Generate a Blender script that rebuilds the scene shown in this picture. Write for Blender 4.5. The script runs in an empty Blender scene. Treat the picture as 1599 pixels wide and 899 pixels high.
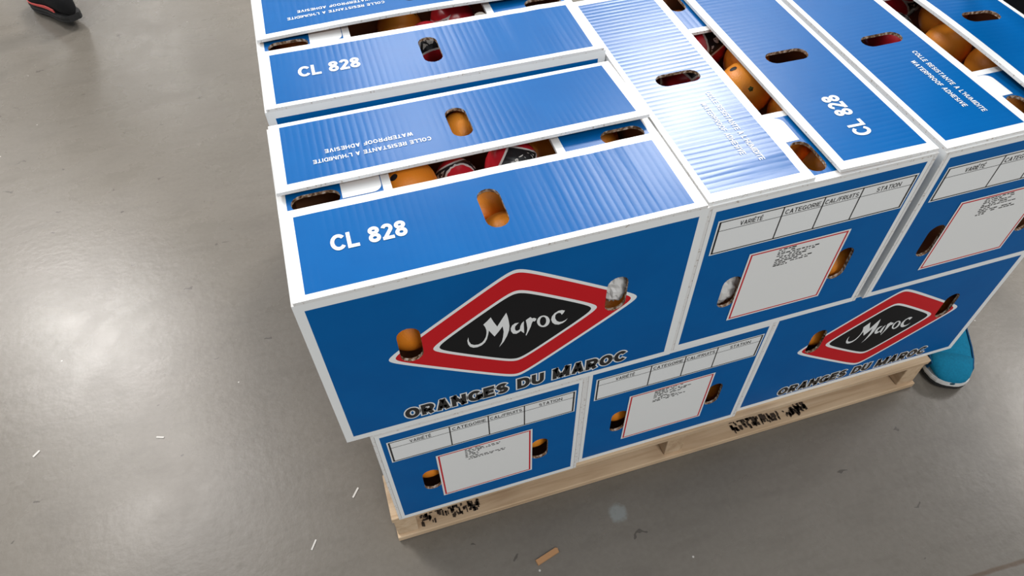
import bpy, bmesh, math, random
from mathutils import Vector, Matrix, noise

# ------------------------------------------------------------------ camera, world, lights, exposure
scene = bpy.context.scene
COL = scene.collection
F_PX = 1113.7
cam_data = bpy.data.cameras.new('camera')
cam_data.sensor_fit = 'HORIZONTAL'
cam_data.sensor_width = 36.0
cam_data.lens = F_PX / 1599.0 * 36.0
cam_data.clip_start = 0.02
cam = bpy.data.objects.new('camera', cam_data)
COL.objects.link(cam)
Rm = Matrix(((0.95594164, 0.23563846, -0.17507171),
             (-0.29315607, 0.73513782, -0.61125437),
             (-0.0153332, 0.63564684, 0.7718277)))
cam.matrix_world = Matrix.Translation((0.09838, -0.52699, 1.33608)) @ Rm.to_4x4()
scene.camera = cam

world = bpy.data.worlds.new('warehouse_ambient')
scene.world = world
world.use_nodes = True
world.node_tree.nodes['Background'].inputs['Color'].default_value = (0.93, 0.97, 1.0, 1)
world.node_tree.nodes['Background'].inputs['Strength'].default_value = 0.50


def area_light(name, loc, target, sx, sy, power, color=(1.0, 0.965, 0.94)):
    d = bpy.data.lights.new(name, 'AREA')
    d.shape = 'RECTANGLE'
    d.size, d.size_y = sx, sy
    d.energy = power
    d.color = color
    o = bpy.data.objects.new(name, d)
    o.location = loc
    o.rotation_euler = (Vector(target) - Vector(loc)).to_track_quat('-Z', 'Y').to_euler()
    COL.objects.link(o)
    return o


# high-bay lamps hanging under the roof plus one added fill, about 6 m above the floor
for lx, ly, size, power in ((4.2, 5.9, 1.9, 680), (-3.5, 6.1, 1.5, 420), (-2.5, 3.5, 1.3, 150), (1.15, 8.4, 1.3, 300),
                            (7.5, 1.5, 1.9, 260), (-6.5, 1.5, 1.9, 120), (-2.9, 12.6, 1.6, 110), (1.5, -5.0, 1.9, 260)):  # last: unseen fill added behind the camera to brighten the carton fronts
    area_light('high_bay_and_fill_lamp', (lx, ly, 6.0), (lx, ly, 0), size, size, power)

scene.view_settings.view_transform = 'Standard'
scene.view_settings.look = 'None'
scene.view_settings.gamma = 1.0
scene.view_settings.use_curve_mapping = False
scene.view_settings.exposure = 0.0


# ------------------------------------------------------------------ helpers
def set_props(o, label=None, cat=None, group=None, kind=None):
    if label: o['label'] = label
    if cat: o['category'] = cat
    if group: o['group'] = group
    if kind: o['kind'] = kind
    return o


def empty(name, loc=(0, 0, 0), rot=(0, 0, 0)):
    o = bpy.data.objects.new(name, None)
    o.empty_display_size = 0.05
    o.location = loc
    o.rotation_euler = rot
    COL.objects.link(o)
    return o


def link(name, mesh, parent=None):
    o = bpy.data.objects.new(name, mesh)
    COL.objects.link(o)
    if parent is not None:
        o.parent = parent
    return o


def mesh_from(name, verts, faces, mats, smooth=False, midx=None):
    me = bpy.data.meshes.new(name)
    me.from_pydata([tuple(v) for v in verts], [], faces)
    for m in mats:
        me.materials.append(m)
    if midx:
        for p, i in zip(me.polygons, midx):
            p.material_index = i
    if smooth:
        for p in me.polygons:
            p.use_smooth = True
    me.update()
    return me


def box_mesh(name, lo, hi, mat, bevel=0.0, jitter=0.0, rng=None):
    bm = bmesh.new()
    bmesh.ops.create_cube(bm, size=1.0)
    for v in bm.verts:
        for k in range(3):
            v.co[k] = lo[k] if v.co[k] < 0 else hi[k]
            if jitter and rng:
                v.co[k] += rng.uniform(-jitter, jitter)
    if bevel:
        bmesh.ops.bevel(bm, geom=list(bm.edges), offset=bevel, segments=2, affect='EDGES', profile=0.5)
    me = bpy.data.meshes.new(name)
    bm.to_mesh(me)
    bm.free()
    me.materials.append(mat)
    return me


# ------------------------------------------------------------------ node material helpers
def new_mat(name, base=(0.8, 0.8, 0.8), rough=0.5, spec=0.5, metallic=0.0):
    m = bpy.data.materials.new(name)
    m.use_nodes = True
    nt = m.node_tree
    b = nt.nodes['Principled BSDF']
    b.inputs['Base Color'].default_value = (*base, 1)
    b.inputs['Roughness'].default_value = rough
    b.inputs['Specular IOR Level'].default_value = spec
    b.inputs['Metallic'].default_value = metallic
    return m, nt, b


class NT:
    def __init__(self, nt): self.nt = nt
    def node(self, t, **kw):
        n = self.nt.nodes.new(t)
        for k, v in kw.items(): setattr(n, k, v)
        return n
    def link(self, a, b): self.nt.links.new(a, b)
    def math(self, op, a, b=None, clamp=False):
        n = self.node('ShaderNodeMath', operation=op)
        n.use_clamp = clamp
        for i, x in enumerate((a, b)):
            if x is None: continue
            if isinstance(x, (int, float)): n.inputs[i].default_value = x
            else: self.link(x, n.inputs[i])
        return n.outputs[0]
    def mix(self, fac, a, b):
        n = self.node('ShaderNodeMix', data_type='RGBA')
        if isinstance(fac, (int, float)): n.inputs[0].default_value = fac
        else: self.link(fac, n.inputs[0])
        for sock, x in ((n.inputs[6], a), (n.inputs[7], b)):
            if isinstance(x, tuple): sock.default_value = (*x[:3], 1)
            else: self.link(x, sock)
        return n.outputs[2]
    def noise(self, vec, scale, detail=3, rough=0.5, dist=0.0):
        n = self.node('ShaderNodeTexNoise')
        n.inputs['Scale'].default_value = scale
        n.inputs['Detail'].default_value = detail
        n.inputs['Roughness'].default_value = rough
        n.inputs['Distortion'].default_value = dist
        if vec is not None: self.link(vec, n.inputs['Vector'])
        return n
    def ramp(self, fac, stops):
        n = self.node('ShaderNodeValToRGB')
        e = n.color_ramp.elements
        while len(e) > 1: e.remove(e[-1])
        e[0].position = stops[0][0]; e[0].color = (*stops[0][1], 1)
        for p, c in stops[1:]:
            x = e.new(p); x.color = (*c, 1)
        self.link(fac, n.inputs[0])
        return n.outputs[0]
    def mapr(self, v, a, b, c=0.0, d=1.0):
        n = self.node('ShaderNodeMapRange')
        self.link(v, n.inputs[0])
        for i, x in enumerate((a, b, c, d)): n.inputs[i + 1].default_value = x
        return n.outputs[0]


BLUE = (0.0, 0.106, 0.350)
WHITE = (0.83, 0.85, 0.85)
RED = (0.58, 0.014, 0.020)
BLACK = (0.012, 0.012, 0.013)


def print_material(name, logo=False, flute=0.0, rough=0.34, spec=0.3):
    """glossy printed board: a blue field inside a white margin (UV map 'field'), optional lozenge emblem (UV map 'metric')"""
    m, nt, b = new_mat(name, WHITE, rough, spec)
    n = NT(nt)
    fu = n.node('ShaderNodeUVMap', uv_map='field')
    s = n.node('ShaderNodeSeparateXYZ'); n.link(fu.outputs[0], s.inputs[0])
    ins = n.math('MULTIPLY', n.math('MULTIPLY', n.math('GREATER_THAN', s.outputs[0], 0.0), n.math('LESS_THAN', s.outputs[0], 1.0)),
                 n.math('MULTIPLY', n.math('GREATER_THAN', s.outputs[1], 0.0), n.math('LESS_THAN', s.outputs[1], 1.0)))
    mu = n.node('ShaderNodeUVMap', uv_map='metric')
    tone = n.noise(mu.outputs[0], 9.0, 4, 0.6)
    blue = n.mix(n.mapr(tone.outputs[0], 0.3, 0.7), (BLUE[0], BLUE[1] * 0.93, BLUE[2] * 0.95), (BLUE[0], BLUE[1] * 1.07, BLUE[2] * 1.05))
    col = n.mix(ins, WHITE, blue)
    if logo:
        t = n.node('ShaderNodeSeparateXYZ'); n.link(mu.outputs[0], t.inputs[0])
        def soft(x, c, a, e=0.06):
            d = n.math('DIVIDE', n.math('SUBTRACT', x, c), a)
            return n.math('SQRT', n.math('ADD', n.math('MULTIPLY', d, d), e * e))
        f = n.math('ADD', soft(t.outputs[0], 0.2545, 0.1797), soft(t.outputs[1], -0.1475, 0.1225))
        col = n.mix(n.math('LESS_THAN', f, 1.0), col, WHITE)
        col = n.mix(n.math('LESS_THAN', f, 0.952), col, RED)
        col = n.mix(n.math('LESS_THAN', f, 0.682), col, WHITE)
        col = n.mix(n.math('LESS_THAN', f, 0.637), col, BLACK)
    n.link(col, b.inputs['Base Color'])
    # board relief: flutes under the liner, faint cockle
    fine = n.noise(mu.outputs[0], 60.0, 3, 0.6)
    h = n.math('MULTIPLY', fine.outputs[0], 0.12)
    if flute:
        t2 = n.node('ShaderNodeSeparateXYZ'); n.link(mu.outputs[0], t2.inputs[0])
        wob = n.noise(mu.outputs[0], 14.0, 2)
        ph = n.math('ADD', n.math('MULTIPLY', t2.outputs[0], 2 * math.pi / 0.0094), n.math('MULTIPLY', wob.outputs[0], 1.3))
        wave = n.math('POWER', n.math('ADD', n.math('MULTIPLY', n.math('SINE', ph), 0.5), 0.5), 0.6)
        oi = n.node('ShaderNodeObjectInfo')
        off = n.node('ShaderNodeVectorMath', operation='ADD'); n.link(mu.outputs[0], off.inputs[0]); 
        cmb = n.node('ShaderNodeCombineXYZ'); n.link(n.math('MULTIPLY', oi.outputs['Random'], 30.0), cmb.inputs[0]); n.link(cmb.outputs[0], off.inputs[1])
        msk = n.noise(off.outputs[0], 6.0, 2)
        h = n.math('ADD', h, n.math('MULTIPLY', n.math('MULTIPLY', wave, n.mapr(msk.outputs[0], 0.36, 0.62, 0.15, 1.0)), flute))
    bp = n.node('ShaderNodeBump')
    bp.inputs['Strength'].default_value = 1.0
    bp.inputs['Distance'].default_value = 0.0006
    n.link(h, bp.inputs['Height'])
    n.link(bp.outputs[0], b.inputs['Normal'])
    return m


M_WALL_LOGO = print_material('print_emblem_board', logo=True, rough=0.45, spec=0.10)
M_WALL = print_material('print_plain_board', rough=0.45, spec=0.10)
M_FLAP = print_material('print_flap_board', flute=0.17, rough=0.29, spec=0.15)
M_RIBBED = print_material('print_ribbed_flap_board', flute=0.40, rough=0.31, spec=0.48)
M_SHORT = print_material('print_short_flap_board', flute=0.2, rough=0.33)


def kraft(name, c, rough=0.8):
    m, nt, b = new_mat(name, c, rough, 0.25)
    n = NT(nt)
    tc = n.node('ShaderNodeTexCoord')
    k = n.noise(tc.outputs['Object'], 45.0, 4, 0.6)
    n.link(n.mix(k.outputs[0], tuple(x * 0.8 for x in c), tuple(min(1, x * 1.15) for x in c)), b.inputs['Base Color'])
    return m


M_INNER = kraft('kraft_inner_liner', (0.36, 0.17, 0.08))
M_RIM, _nt, _b = new_mat('cut_board_edge', (0.62, 0.58, 0.53), 0.8, 0.2)
_n = NT(_nt)
_tc = _n.node('ShaderNodeTexCoord')
_w = _n.noise(_tc.outputs['Object'], 230.0, 2)
_fu = _n.node('ShaderNodeUVMap', uv_map='field')
_s = _n.node('ShaderNodeSeparateXYZ'); _n.link(_fu.outputs[0], _s.inputs[0])
_cut = _n.math('MULTIPLY', _n.math('MULTIPLY', _n.math('GREATER_THAN', _s.outputs[0], 0.01), _n.math('LESS_THAN', _s.outputs[0], 0.99)),
               _n.math('MULTIPLY', _n.math('GREATER_THAN', _s.outputs[1], 0.01), _n.math('LESS_THAN', _s.outputs[1], 0.99)))
_brown = _n.ramp(_w.outputs[0], [(0.38, (0.10, 0.055, 0.03)), (0.52, (0.34, 0.22, 0.14)), (0.66, (0.62, 0.56, 0.50))])
_pale = _n.ramp(_w.outputs[0], [(0.28, (0.45, 0.40, 0.35)), (0.40, (0.76, 0.76, 0.75))])
_n.link(_n.mix(_cut, _pale, _brown), _b.inputs['Base Color'])
M_WHITE, _, _ = new_mat('white_print', WHITE, 0.38)
M_BLACK, _, _ = new_mat('black_print', BLACK, 0.4)

M_STICKER, _nt, _b = new_mat('paper_label', (0.80, 0.81, 0.80), 0.6, 0.3)
_n = NT(_nt)
_uv = _n.node('ShaderNodeUVMap', uv_map='field')
_s = _n.node('ShaderNodeSeparateXYZ'); _n.link(_uv.outputs[0], _s.inputs[0])
_dx = _n.math('SUBTRACT', 0.5, _n.math('ABSOLUTE', _n.math('SUBTRACT', _s.outputs[0], 0.5)))
_dy = _n.math('SUBTRACT', 0.5, _n.math('ABSOLUTE', _n.math('SUBTRACT', _s.outputs[1], 0.5)))
_d = _n.math('MINIMUM', _dx, _dy)
_red = _n.math('MULTIPLY', _n.math('GREATER_THAN', _d, 0.018), _n.math('LESS_THAN', _d, 0.036))
_n.link(_n.mix(_red, (0.80, 0.81, 0.80), (0.56, 0.03, 0.04)), _b.inputs['Base Color'])


# ------------------------------------------------------------------ flat pieces: outlines, lettering
def stadium(cx, cy, w, h, n=9):
    pts = []
    if h >= w:
        r = w / 2; d = h / 2 - r
        for i in range(n): a = math.pi * i / (n - 1); pts.append((cx + r * math.cos(a), cy + d + r * math.sin(a)))
        for i in range(n): a = math.pi + math.pi * i / (n - 1); pts.append((cx + r * math.cos(a), cy - d + r * math.sin(a)))
    else:
        r = h / 2; d = w / 2 - r
        for i in range(n): a = -math.pi / 2 + math.pi * i / (n - 1); pts.append((cx + d + r * math.cos(a), cy + r * math.sin(a)))
        for i in range(n): a = math.pi / 2 + math.pi * i / (n - 1); pts.append((cx - d + r * math.cos(a), cy + r * math.sin(a)))
    return pts


def fill2d(loops, cuts=()):
    """triangulate an outline with holes; cuts = u values where the sheet may bend"""
    bm = bmesh.new()
    edges = []
    for lp in loops:
        vs = [bm.verts.new((x, y, 0)) for x, y in lp]
        edges += [bm.edges.new((vs[i], vs[(i + 1) % len(vs)])) for i in range(len(vs))]
    bmesh.ops.triangle_fill(bm, use_beauty=True, use_dissolve=False, edges=edges, normal=(0, 0, 1))
    for c in cuts:
        bmesh.ops.bisect_plane(bm, geom=list(bm.verts) + list(bm.edges) + list(bm.faces), plane_co=(c, 0, 0), plane_no=(1, 0, 0))
    bm.verts.index_update()
    V = [(v.co.x, v.co.y) for v in bm.verts]
    Fc = []
    for f in bm.faces:
        ids = [v.index for v in f.verts]
        a = sum(V[ids[i]][0] * V[ids[(i + 1) % len(ids)]][1] - V[ids[(i + 1) % len(ids)]][0] * V[ids[i]][1] for i in range(len(ids)))
        if abs(a) < 1e-12: continue
        Fc.append(ids if a > 0 else ids[::-1])
    bm.free()
    return V, Fc


def _arc(cx, cy, rx, ry, a0, a1, n=14):
    return [(cx + rx * math.cos(math.radians(a0 + (a1 - a0) * i / n)), cy + ry * math.sin(math.radians(a0 + (a1 - a0) * i / n))) for i in range(n + 1)]


def glyph(ch, w):
    """bold sans letter as centre lines: (advance width, [(points, closed)]), cap height 1, stroke w"""
    l = w / 2; b, t = w / 2, 1 - w / 2
    def R(W): return W - w / 2
    if ch == ' ': return 0.34, []
    if ch == 'I': return w, [([(l, 0), (l, 1)], 0)]
    if ch == "'": return w, [([(l, 0.68), (l, 1)], 0)]
    if ch == '/': return 0.42, [([(0.06, -0.02), (0.36, 1.02)], 0)]
    if ch == 'L': return 0.60, [([(l, 1), (l, b), (0.60, b)], 0)]
    if ch == 'T': return 0.70, [([(0, t), (0.70, t)], 0), ([(0.35, t), (0.35, 0)], 0)]
    if ch in 'EÉ':
        k = [([(0.64, t), (l, t), (l, b), (0.65, b)], 0), ([(l, 0.51), (0.60, 0.51)], 0)]
        if ch == 'É': k.append(([(0.26, 1.10), (0.46, 1.28)], 0))
        return 0.66, k
    if ch == 'F': return 0.62, [([(0.62, t), (l, t), (l, 0)], 0), ([(l, 0.49), (0.56, 0.49)], 0)]
    if ch == 'H': return 0.74, [([(l, 0), (l, 1)], 0), ([(R(0.74), 0), (R(0.74), 1)], 0), ([(l, 0.5), (R(0.74), 0.5)], 0)]
    if ch == 'A':
        W = 0.80; q = w * 0.56
        return W, [([(q, 0), (W / 2 - w * 0.10, 0.96)], 0), ([(W - q, 0), (W / 2 + w * 0.10, 0.96)], 0), ([(W / 2 - w * 0.30, 1 - w * 0.35), (W / 2 + w * 0.30, 1 - w * 0.35)], 0), ([(0.20, 0.30), (0.60, 0.30)], 0)]
    if ch == 'V':
        W = 0.76; q = w * 0.56
        return W, [([(q, 1), (W / 2 - w * 0.06, 0.03)], 0), ([(W - q, 1), (W / 2 + w * 0.06, 0.03)], 0)]
    if ch == 'W':
        W = 1.06; q = w * 0.54
        return W, [([(q, 1), (0.29, 0.03)], 0), ([(0.29, 0.03), (W / 2, 0.95)], 0), ([(W / 2, 0.95), (W - 0.29, 0.03)], 0), ([(W - 0.29, 0.03), (W - q, 1)], 0)]
    if ch == 'M':
        W = 1.04
        return W, [([(l, 0), (l, 1)], 0), ([(R(W), 0), (R(W), 1)], 0), ([(l + 0.02, 0.96), (W / 2, 0.06)], 0, 0.8), ([(R(W) - 0.02, 0.96), (W / 2, 0.06)], 0, 0.8)]
    if ch == 'N':
        W = 0.84
        return W, [([(l, 0), (l, 1)], 0), ([(R(W), 0), (R(W), 1)], 0), ([(l + 0.01, 0.95), (R(W) - 0.01, 0.05)], 0, 0.85)]
    if ch == 'O': return 0.82, [(_arc(0.41, 0.5, 0.41 - l, 0.5 - l, 0, 360, 28)[:-1], 1)]
    if ch == 'C': return 0.76, [(_arc(0.41, 0.5, 0.41 - l, 0.5 - l, 38, 322, 24), 0)]
    if ch == 'G':
        return 0.81, [(_arc(0.41, 0.5, 0.41 - l, 0.5 - l, 38, 330, 24), 0), ([(0.50, 0.42), (0.81, 0.42)], 0), ([(R(0.81), 0.47), (R(0.81), 0.06)], 0)]
    if ch == 'D': return 0.77, [([(l, b), (l, t), (0.36, t)] + _arc(0.36, 0.5, R(0.77) - 0.36, 0.5 - l, 90, -90, 14)[1:], 1)]
    if ch == 'U': return 0.74, [([(l, 1), (l, 0.36)] + _arc(0.37, 0.36, 0.37 - l, 0.36 - l, 180, 360, 14)[1:] + [(R(0.74), 1)], 0)]
    if ch in 'PR':
        W = 0.70 if ch == 'P' else 0.74
        m = 0.44; cy = (t + m) / 2; rr = (t - m) / 2
        k = [([(l, 0), (l, t), (W * 0.55, t)] + _arc(W * 0.55, cy, R(W) - W * 0.55, rr, 90, -90, 12)[1:] + [(l, m)], 0)]
        if ch == 'R': k.append(([(W * 0.50, m), (W - w * 0.58, 0)], 0))
        return W, k
    if ch == 'S':
        W = 0.70; c = W / 2; r1 = (0.5 - l) / 2
        up = _arc(c, t - r1, c - l, r1, 30, 270, 16)
        dn = _arc(c, b + r1, c - l, r1, 90, -150, 16)
        return W, [(up + dn[1:], 0)]
    if ch == '2':
        W = 0.60; c = W / 2
        top = _arc(c, 0.70, c - l, 0.30 - l, 165, -40, 14)
        return W, [(top + [(l + 0.04, b + 0.04)], 0), ([(0.0, b), (W, b)], 0)]
    if ch == '8':
        W = 0.62; c = W / 2
        return W, [(_arc(c, 0.745, c - l - 0.02, 0.255 - l, 0, 360, 20)[:-1], 1), (_arc(c, 0.285, c - l, 0.285 - l, 0, 360, 20)[:-1], 1)]
    raise ValueError(ch)


def stroke(pts, closed, w, ext=0.0):
    """widen a centre line into quads with mitred joints"""
    pts = [Vector(p) for p in pts]
    n = len(pts)
    if not closed and ext:
        pts[0] = pts[0] - (pts[1] - pts[0]).normalized() * ext
        pts[-1] = pts[-1] + (pts[-1] - pts[-2]).normalized() * ext
    Lf, Rt = [], []
    for i in range(n):
        d0 = (pts[i] - pts[i - 1]).normalized() if (i > 0 or closed) else None
        d1 = (pts[(i + 1) % n] - pts[i]).normalized() if (i < n - 1 or closed) else None
        if d0 is None: d0 = d1
        if d1 is None: d1 = d0
        n0 = Vector((-d0.y, d0.x)); n1 = Vector((-d1.y, d1.x))
        m = (n0 + n1)
        m = m.normalized() if m.length > 1e-6 else n0
        k = min(1.0 / max(m.dot(n0), 0.35), 1.6)
        Lf.append(pts[i] + m * (w / 2) * k); Rt.append(pts[i] - m * (w / 2) * k)
    V = [tuple(p) for p in Lf] + [tuple(p) for p in Rt]
    Fc = [[n + i, n + (i + 1) % n, (i + 1) % n, i] for i in range(n if closed else n - 1)]
    return V, Fc


_TXT = {}
def text2d(body, w=0.17, grow=0.0, gap=0.10):
    """lettering as flat pieces scaled so that the cap height and the set width are 1; grow widens every stroke for an outline"""
    key = (body, w, grow, gap)
    if key in _TXT: return _TXT[key]
    V, Fc = [], []
    x = 0.0
    for ch in body:
        adv, strokes = glyph(ch, w)
        for st in strokes:
            pts, closed = st[0], st[1]
            k = st[2] if len(st) > 2 else 1.0
            v, f = stroke([(px + x, py) for px, py in pts], closed, w * k + 2 * grow, grow)
            b0 = len(V)
            V += v; Fc += [[b0 + q for q in ff] for ff in f]
        x += adv + gap
    W = x - gap
    out = []
    for f in Fc:
        a = sum(V[f[i]][0] * V[f[(i + 1) % len(f)]][1] - V[f[(i + 1) % len(f)]][0] * V[f[i]][1] for i in range(len(f)))
        out.append(f if a > 0 else f[::-1])
    _TXT[key] = ([(px / W, py) for px, py in V], out)
    return _TXT[key]


def fit(txt, u0, u1, v0, v1):
    V, Fc = txt
    return [(u0 + x * (u1 - u0), v0 + y * (v1 - v0)) for x, y in V], Fc


def quad2d(u0, v0, u1, v1):
    return [(u0, v0), (u1, v0), (u1, v1), (u0, v1)], [[0, 1, 2, 3]]


def sheet(name, parent, mapf, VF, field, mats, thick=0.0, bevel=0.0):
    V, Fc = VF
    me = mesh_from(name, [mapf(u, v, 0.0) for u, v in V], Fc, mats)
    for nm in ('field', 'metric'):
        lay = me.uv_layers.new(name=nm)
        for lp in me.loops:
            u, v = V[lp.vertex_index]
            if nm == 'field':
                lay.data[lp.index].uv = ((u - field[0]) / (field[2] - field[0]), (v - field[1]) / (field[3] - field[1]))
            else:
                lay.data[lp.index].uv = (u, v)
    o = link(name, me, parent)
    if thick:
        md = o.modifiers.new('board', 'SOLIDIFY')
        md.thickness = thick; md.offset = -1.0
        md.material_offset = 1; md.material_offset_rim = 2
        md.use_even_offset = False
    if bevel:
        bv = o.modifiers.new('soft_edge', 'BEVEL')
        bv.width = bevel; bv.segments = 2; bv.limit_method = 'ANGLE'; bv.angle_limit = math.radians(50)
        bv.material = -1
    return o


def decal(name, parent, mapf, pieces, w=0.0004):
    """flat print lying on a panel: pieces = [(VF, material index, extra height)]"""
    verts, faces, mi = [], [], []
    for (V, Fc), k, e in pieces:
        b0 = len(verts)
        verts += [mapf(u, v, w + e) for u, v in V]
        faces += [[b0 + i for i in f] for f in Fc]
        mi += [k] * len(Fc)
    return link(name, mesh_from(name, verts, faces, [M_WHITE, M_BLACK], midx=mi), parent)


# script lettering of the emblem (u along the panel, v below the top edge)
L_M = [[0.1897,-0.141],[0.1879,-0.1474],[0.1883,-0.1556],[0.1907,-0.1624],[0.1949,-0.1662],[0.2002,-0.1674],[0.2061,-0.1658],[0.2108,-0.1613],[0.2138,-0.1545],[0.2159,-0.145],[0.2171,-0.1377],[0.224,-0.1535],[0.2294,-0.1459],[0.2355,-0.1359],[0.2366,-0.1482],[0.2355,-0.1589],[0.2336,-0.1695],[0.2296,-0.1797],[0.236,-0.1706],[0.2408,-0.1595],[0.2439,-0.148],[0.2446,-0.1389],[0.2438,-0.1277],[0.2426,-0.1181],[0.2409,-0.1097],[0.2364,-0.1179],[0.2283,-0.1337],[0.2239,-0.122],[0.2206,-0.1111],[0.2161,-0.1165],[0.2105,-0.1221],[0.2127,-0.1288],[0.2139,-0.1355],[0.2138,-0.1418],[0.2126,-0.1492],[0.2101,-0.1553],[0.2069,-0.1597],[0.2019,-0.1619],[0.1962,-0.1607],[0.1921,-0.1568],[0.1899,-0.1499],[0.1897,-0.145]]
L_A = [[0.2641,-0.1367],[0.2639,-0.1452],[0.2644,-0.163],[0.2618,-0.1595],[0.2599,-0.156],[0.2571,-0.1583],[0.2536,-0.1601],[0.2492,-0.1579],[0.2465,-0.1515],[0.2462,-0.1451],[0.248,-0.1395],[0.2519,-0.1364],[0.2573,-0.1371],[0.2543,-0.1405],[0.2521,-0.1435],[0.2518,-0.1489],[0.2532,-0.1532],[0.2561,-0.1539],[0.2586,-0.1518],[0.2592,-0.1457],[0.261,-0.1401]]
L_R = [[0.2729,-0.1315],[0.2753,-0.1351],[0.2778,-0.135],[0.281,-0.1381],[0.2803,-0.1413],[0.2786,-0.1431],[0.2764,-0.1417],[0.2749,-0.145],[0.2735,-0.1524],[0.271,-0.1601],[0.2673,-0.17],[0.2665,-0.168],[0.2682,-0.1614],[0.2688,-0.1536],[0.2678,-0.1437],[0.2667,-0.1358],[0.2695,-0.1335]]
L_O = [[0.2994,-0.147],[0.2998,-0.1511],[0.2993,-0.1549],[0.298,-0.158],[0.296,-0.1601],[0.2934,-0.161],[0.2906,-0.1605],[0.2879,-0.1588],[0.2854,-0.1561],[0.2835,-0.1525],[0.2823,-0.1485],[0.2819,-0.1444],[0.2824,-0.1407],[0.2837,-0.1377],[0.2857,-0.1357],[0.2882,-0.1348],[0.291,-0.1352],[0.2937,-0.1368],[0.2962,-0.1395],[0.2981,-0.143]]
L_OI = [[0.2947,-0.15],[0.2943,-0.1528],[0.2934,-0.155],[0.2923,-0.1565],[0.2909,-0.1571],[0.2895,-0.1566],[0.2882,-0.1553],[0.2871,-0.1532],[0.2863,-0.1504],[0.2859,-0.1474],[0.2859,-0.1444],[0.2864,-0.1417],[0.2872,-0.1395],[0.2883,-0.1381],[0.2897,-0.1376],[0.291,-0.138],[0.2923,-0.1393],[0.2935,-0.1414],[0.2943,-0.144],[0.2947,-0.147]]
L_C = [[0.3203,-0.1365],[0.3162,-0.1337],[0.3113,-0.1333],[0.3059,-0.1365],[0.3024,-0.1421],[0.3016,-0.1488],[0.3035,-0.1559],[0.3072,-0.1611],[0.3124,-0.1639],[0.3184,-0.1628],[0.3224,-0.1596],[0.3249,-0.1551],[0.3213,-0.1579],[0.3173,-0.1591],[0.3132,-0.1583],[0.3095,-0.1544],[0.3071,-0.1479],[0.3071,-0.1416],[0.309,-0.1385],[0.3119,-0.1378],[0.3145,-0.1395],[0.3161,-0.1437],[0.3185,-0.1408]]
SCRIPT = [fill2d([L_M]), fill2d([L_A]), fill2d([L_R]), fill2d([L_O, L_OI]), fill2d([L_C])]

# ------------------------------------------------------------------ the setting: floor
Z0 = 0.735
M_FLOOR, _nt, _b = new_mat('polished_concrete', (0.30, 0.27, 0.24), 0.35, 0.26)
_n = NT(_nt)
_tc = _n.node('ShaderNodeTexCoord')
P = _tc.outputs['Object']
_a = _n.noise(P, 0.9, 5, 0.55)
_c = _n.noise(P, 5.5, 6, 0.62, 0.4)
_f = _n.noise(P, 90.0, 3, 0.6)
col = _n.mix(_n.mapr(_a.outputs[0], 0.32, 0.68), (0.136, 0.122, 0.101), (0.180, 0.163, 0.138))
col = _n.mix(_n.math('MULTIPLY', _n.mapr(_c.outputs[0], 0.45, 0.8), 0.35), col, (0.13, 0.117, 0.10))
col = _n.mix(_n.math('MULTIPLY', _n.mapr(_f.outputs[0], 0.3, 0.7), 0.16), col, (0.26, 0.24, 0.215))
_ms = _n.node('ShaderNodeMapping'); _ms.inputs['Scale'].default_value = (1.0, 3.2, 1.0); _ms.inputs['Rotation'].default_value = (0, 0, -0.7)
_n.link(P, _ms.inputs[0])
_sk = _n.noise(_ms.outputs[0], 8.0, 5, 0.65, 0.3)
col = _n.mix(_n.math('MULTIPLY', _n.mapr(_sk.outputs[0], 0.48, 0.72), 0.30), col, (0.105, 0.094, 0.078))
# small dark scuffs
_v = _n.node('ShaderNodeTexVoronoi'); _v.inputs['Scale'].default_value = 11.0
_st = _n.node('ShaderNodeMapping'); _st.inputs['Scale'].default_value = (1.0, 2.2, 1.0); _st.inputs['Rotation'].default_value = (0, 0, 0.5)
_dn = _n.noise(P, 16.0, 3, 0.6)
_add = _n.node('ShaderNodeVectorMath', operation='MULTIPLY_ADD')
_n.link(_dn.outputs['Color'], _add.inputs[0]); _add.inputs[1].default_value = (0.10, 0.10, 0.0); _n.link(P, _add.inputs[2])
_n.link(_add.outputs[0], _st.inputs[0]); _n.link(_st.outputs[0], _v.inputs['Vector'])
_sepc = _n.node('ShaderNodeSeparateColor'); _n.link(_v.outputs['Color'], _sepc.inputs[0])
scuff = _n.math('MULTIPLY', _n.math('LESS_THAN', _v.outputs['Distance'], 0.085), _n.math('GREATER_THAN', _sepc.outputs[0], 0.58))
col = _n.mix(_n.math('MULTIPLY', scuff, 0.7), col, (0.06, 0.052, 0.045))
# tiny pale specks
_v2 = _n.node('ShaderNodeTexVoronoi'); _v2.inputs['Scale'].default_value = 17.0
_n.link(P, _v2.inputs['Vector'])
_sp2 = _n.node('ShaderNodeSeparateColor'); _n.link(_v2.outputs['Color'], _sp2.inputs[0])
speck = _n.math('MULTIPLY', _n.math('LESS_THAN', _v2.outputs['Distance'], 0.035), _n.math('GREATER_THAN', _sp2.outputs[1], 0.75))
col = _n.mix(_n.math('MULTIPLY', speck, 0.7), col, (0.62, 0.60, 0.56))
# grey-blue paint blot
_bl = _n.node('ShaderNodeVectorMath', operation='DISTANCE')
_dn2 = _n.noise(P, 70.0, 4, 0.65)
_ad2 = _n.node('ShaderNodeVectorMath', operation='MULTIPLY_ADD')
_n.link(_dn2.outputs['Color'], _ad2.inputs[0]); _ad2.inputs[1].default_value = (0.022, 0.022, 0.0); _n.link(P, _ad2.inputs[2])
_n.link(_ad2.outputs[0], _bl.inputs[0]); _bl.inputs[1].default_value = (0.443, -0.055, 0.0)
col = _n.mix(_n.math('MULTIPLY', _n.mapr(_bl.outputs['Value'], 0.021, 0.011), 0.7), col, (0.25, 0.275, 0.27))
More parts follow.
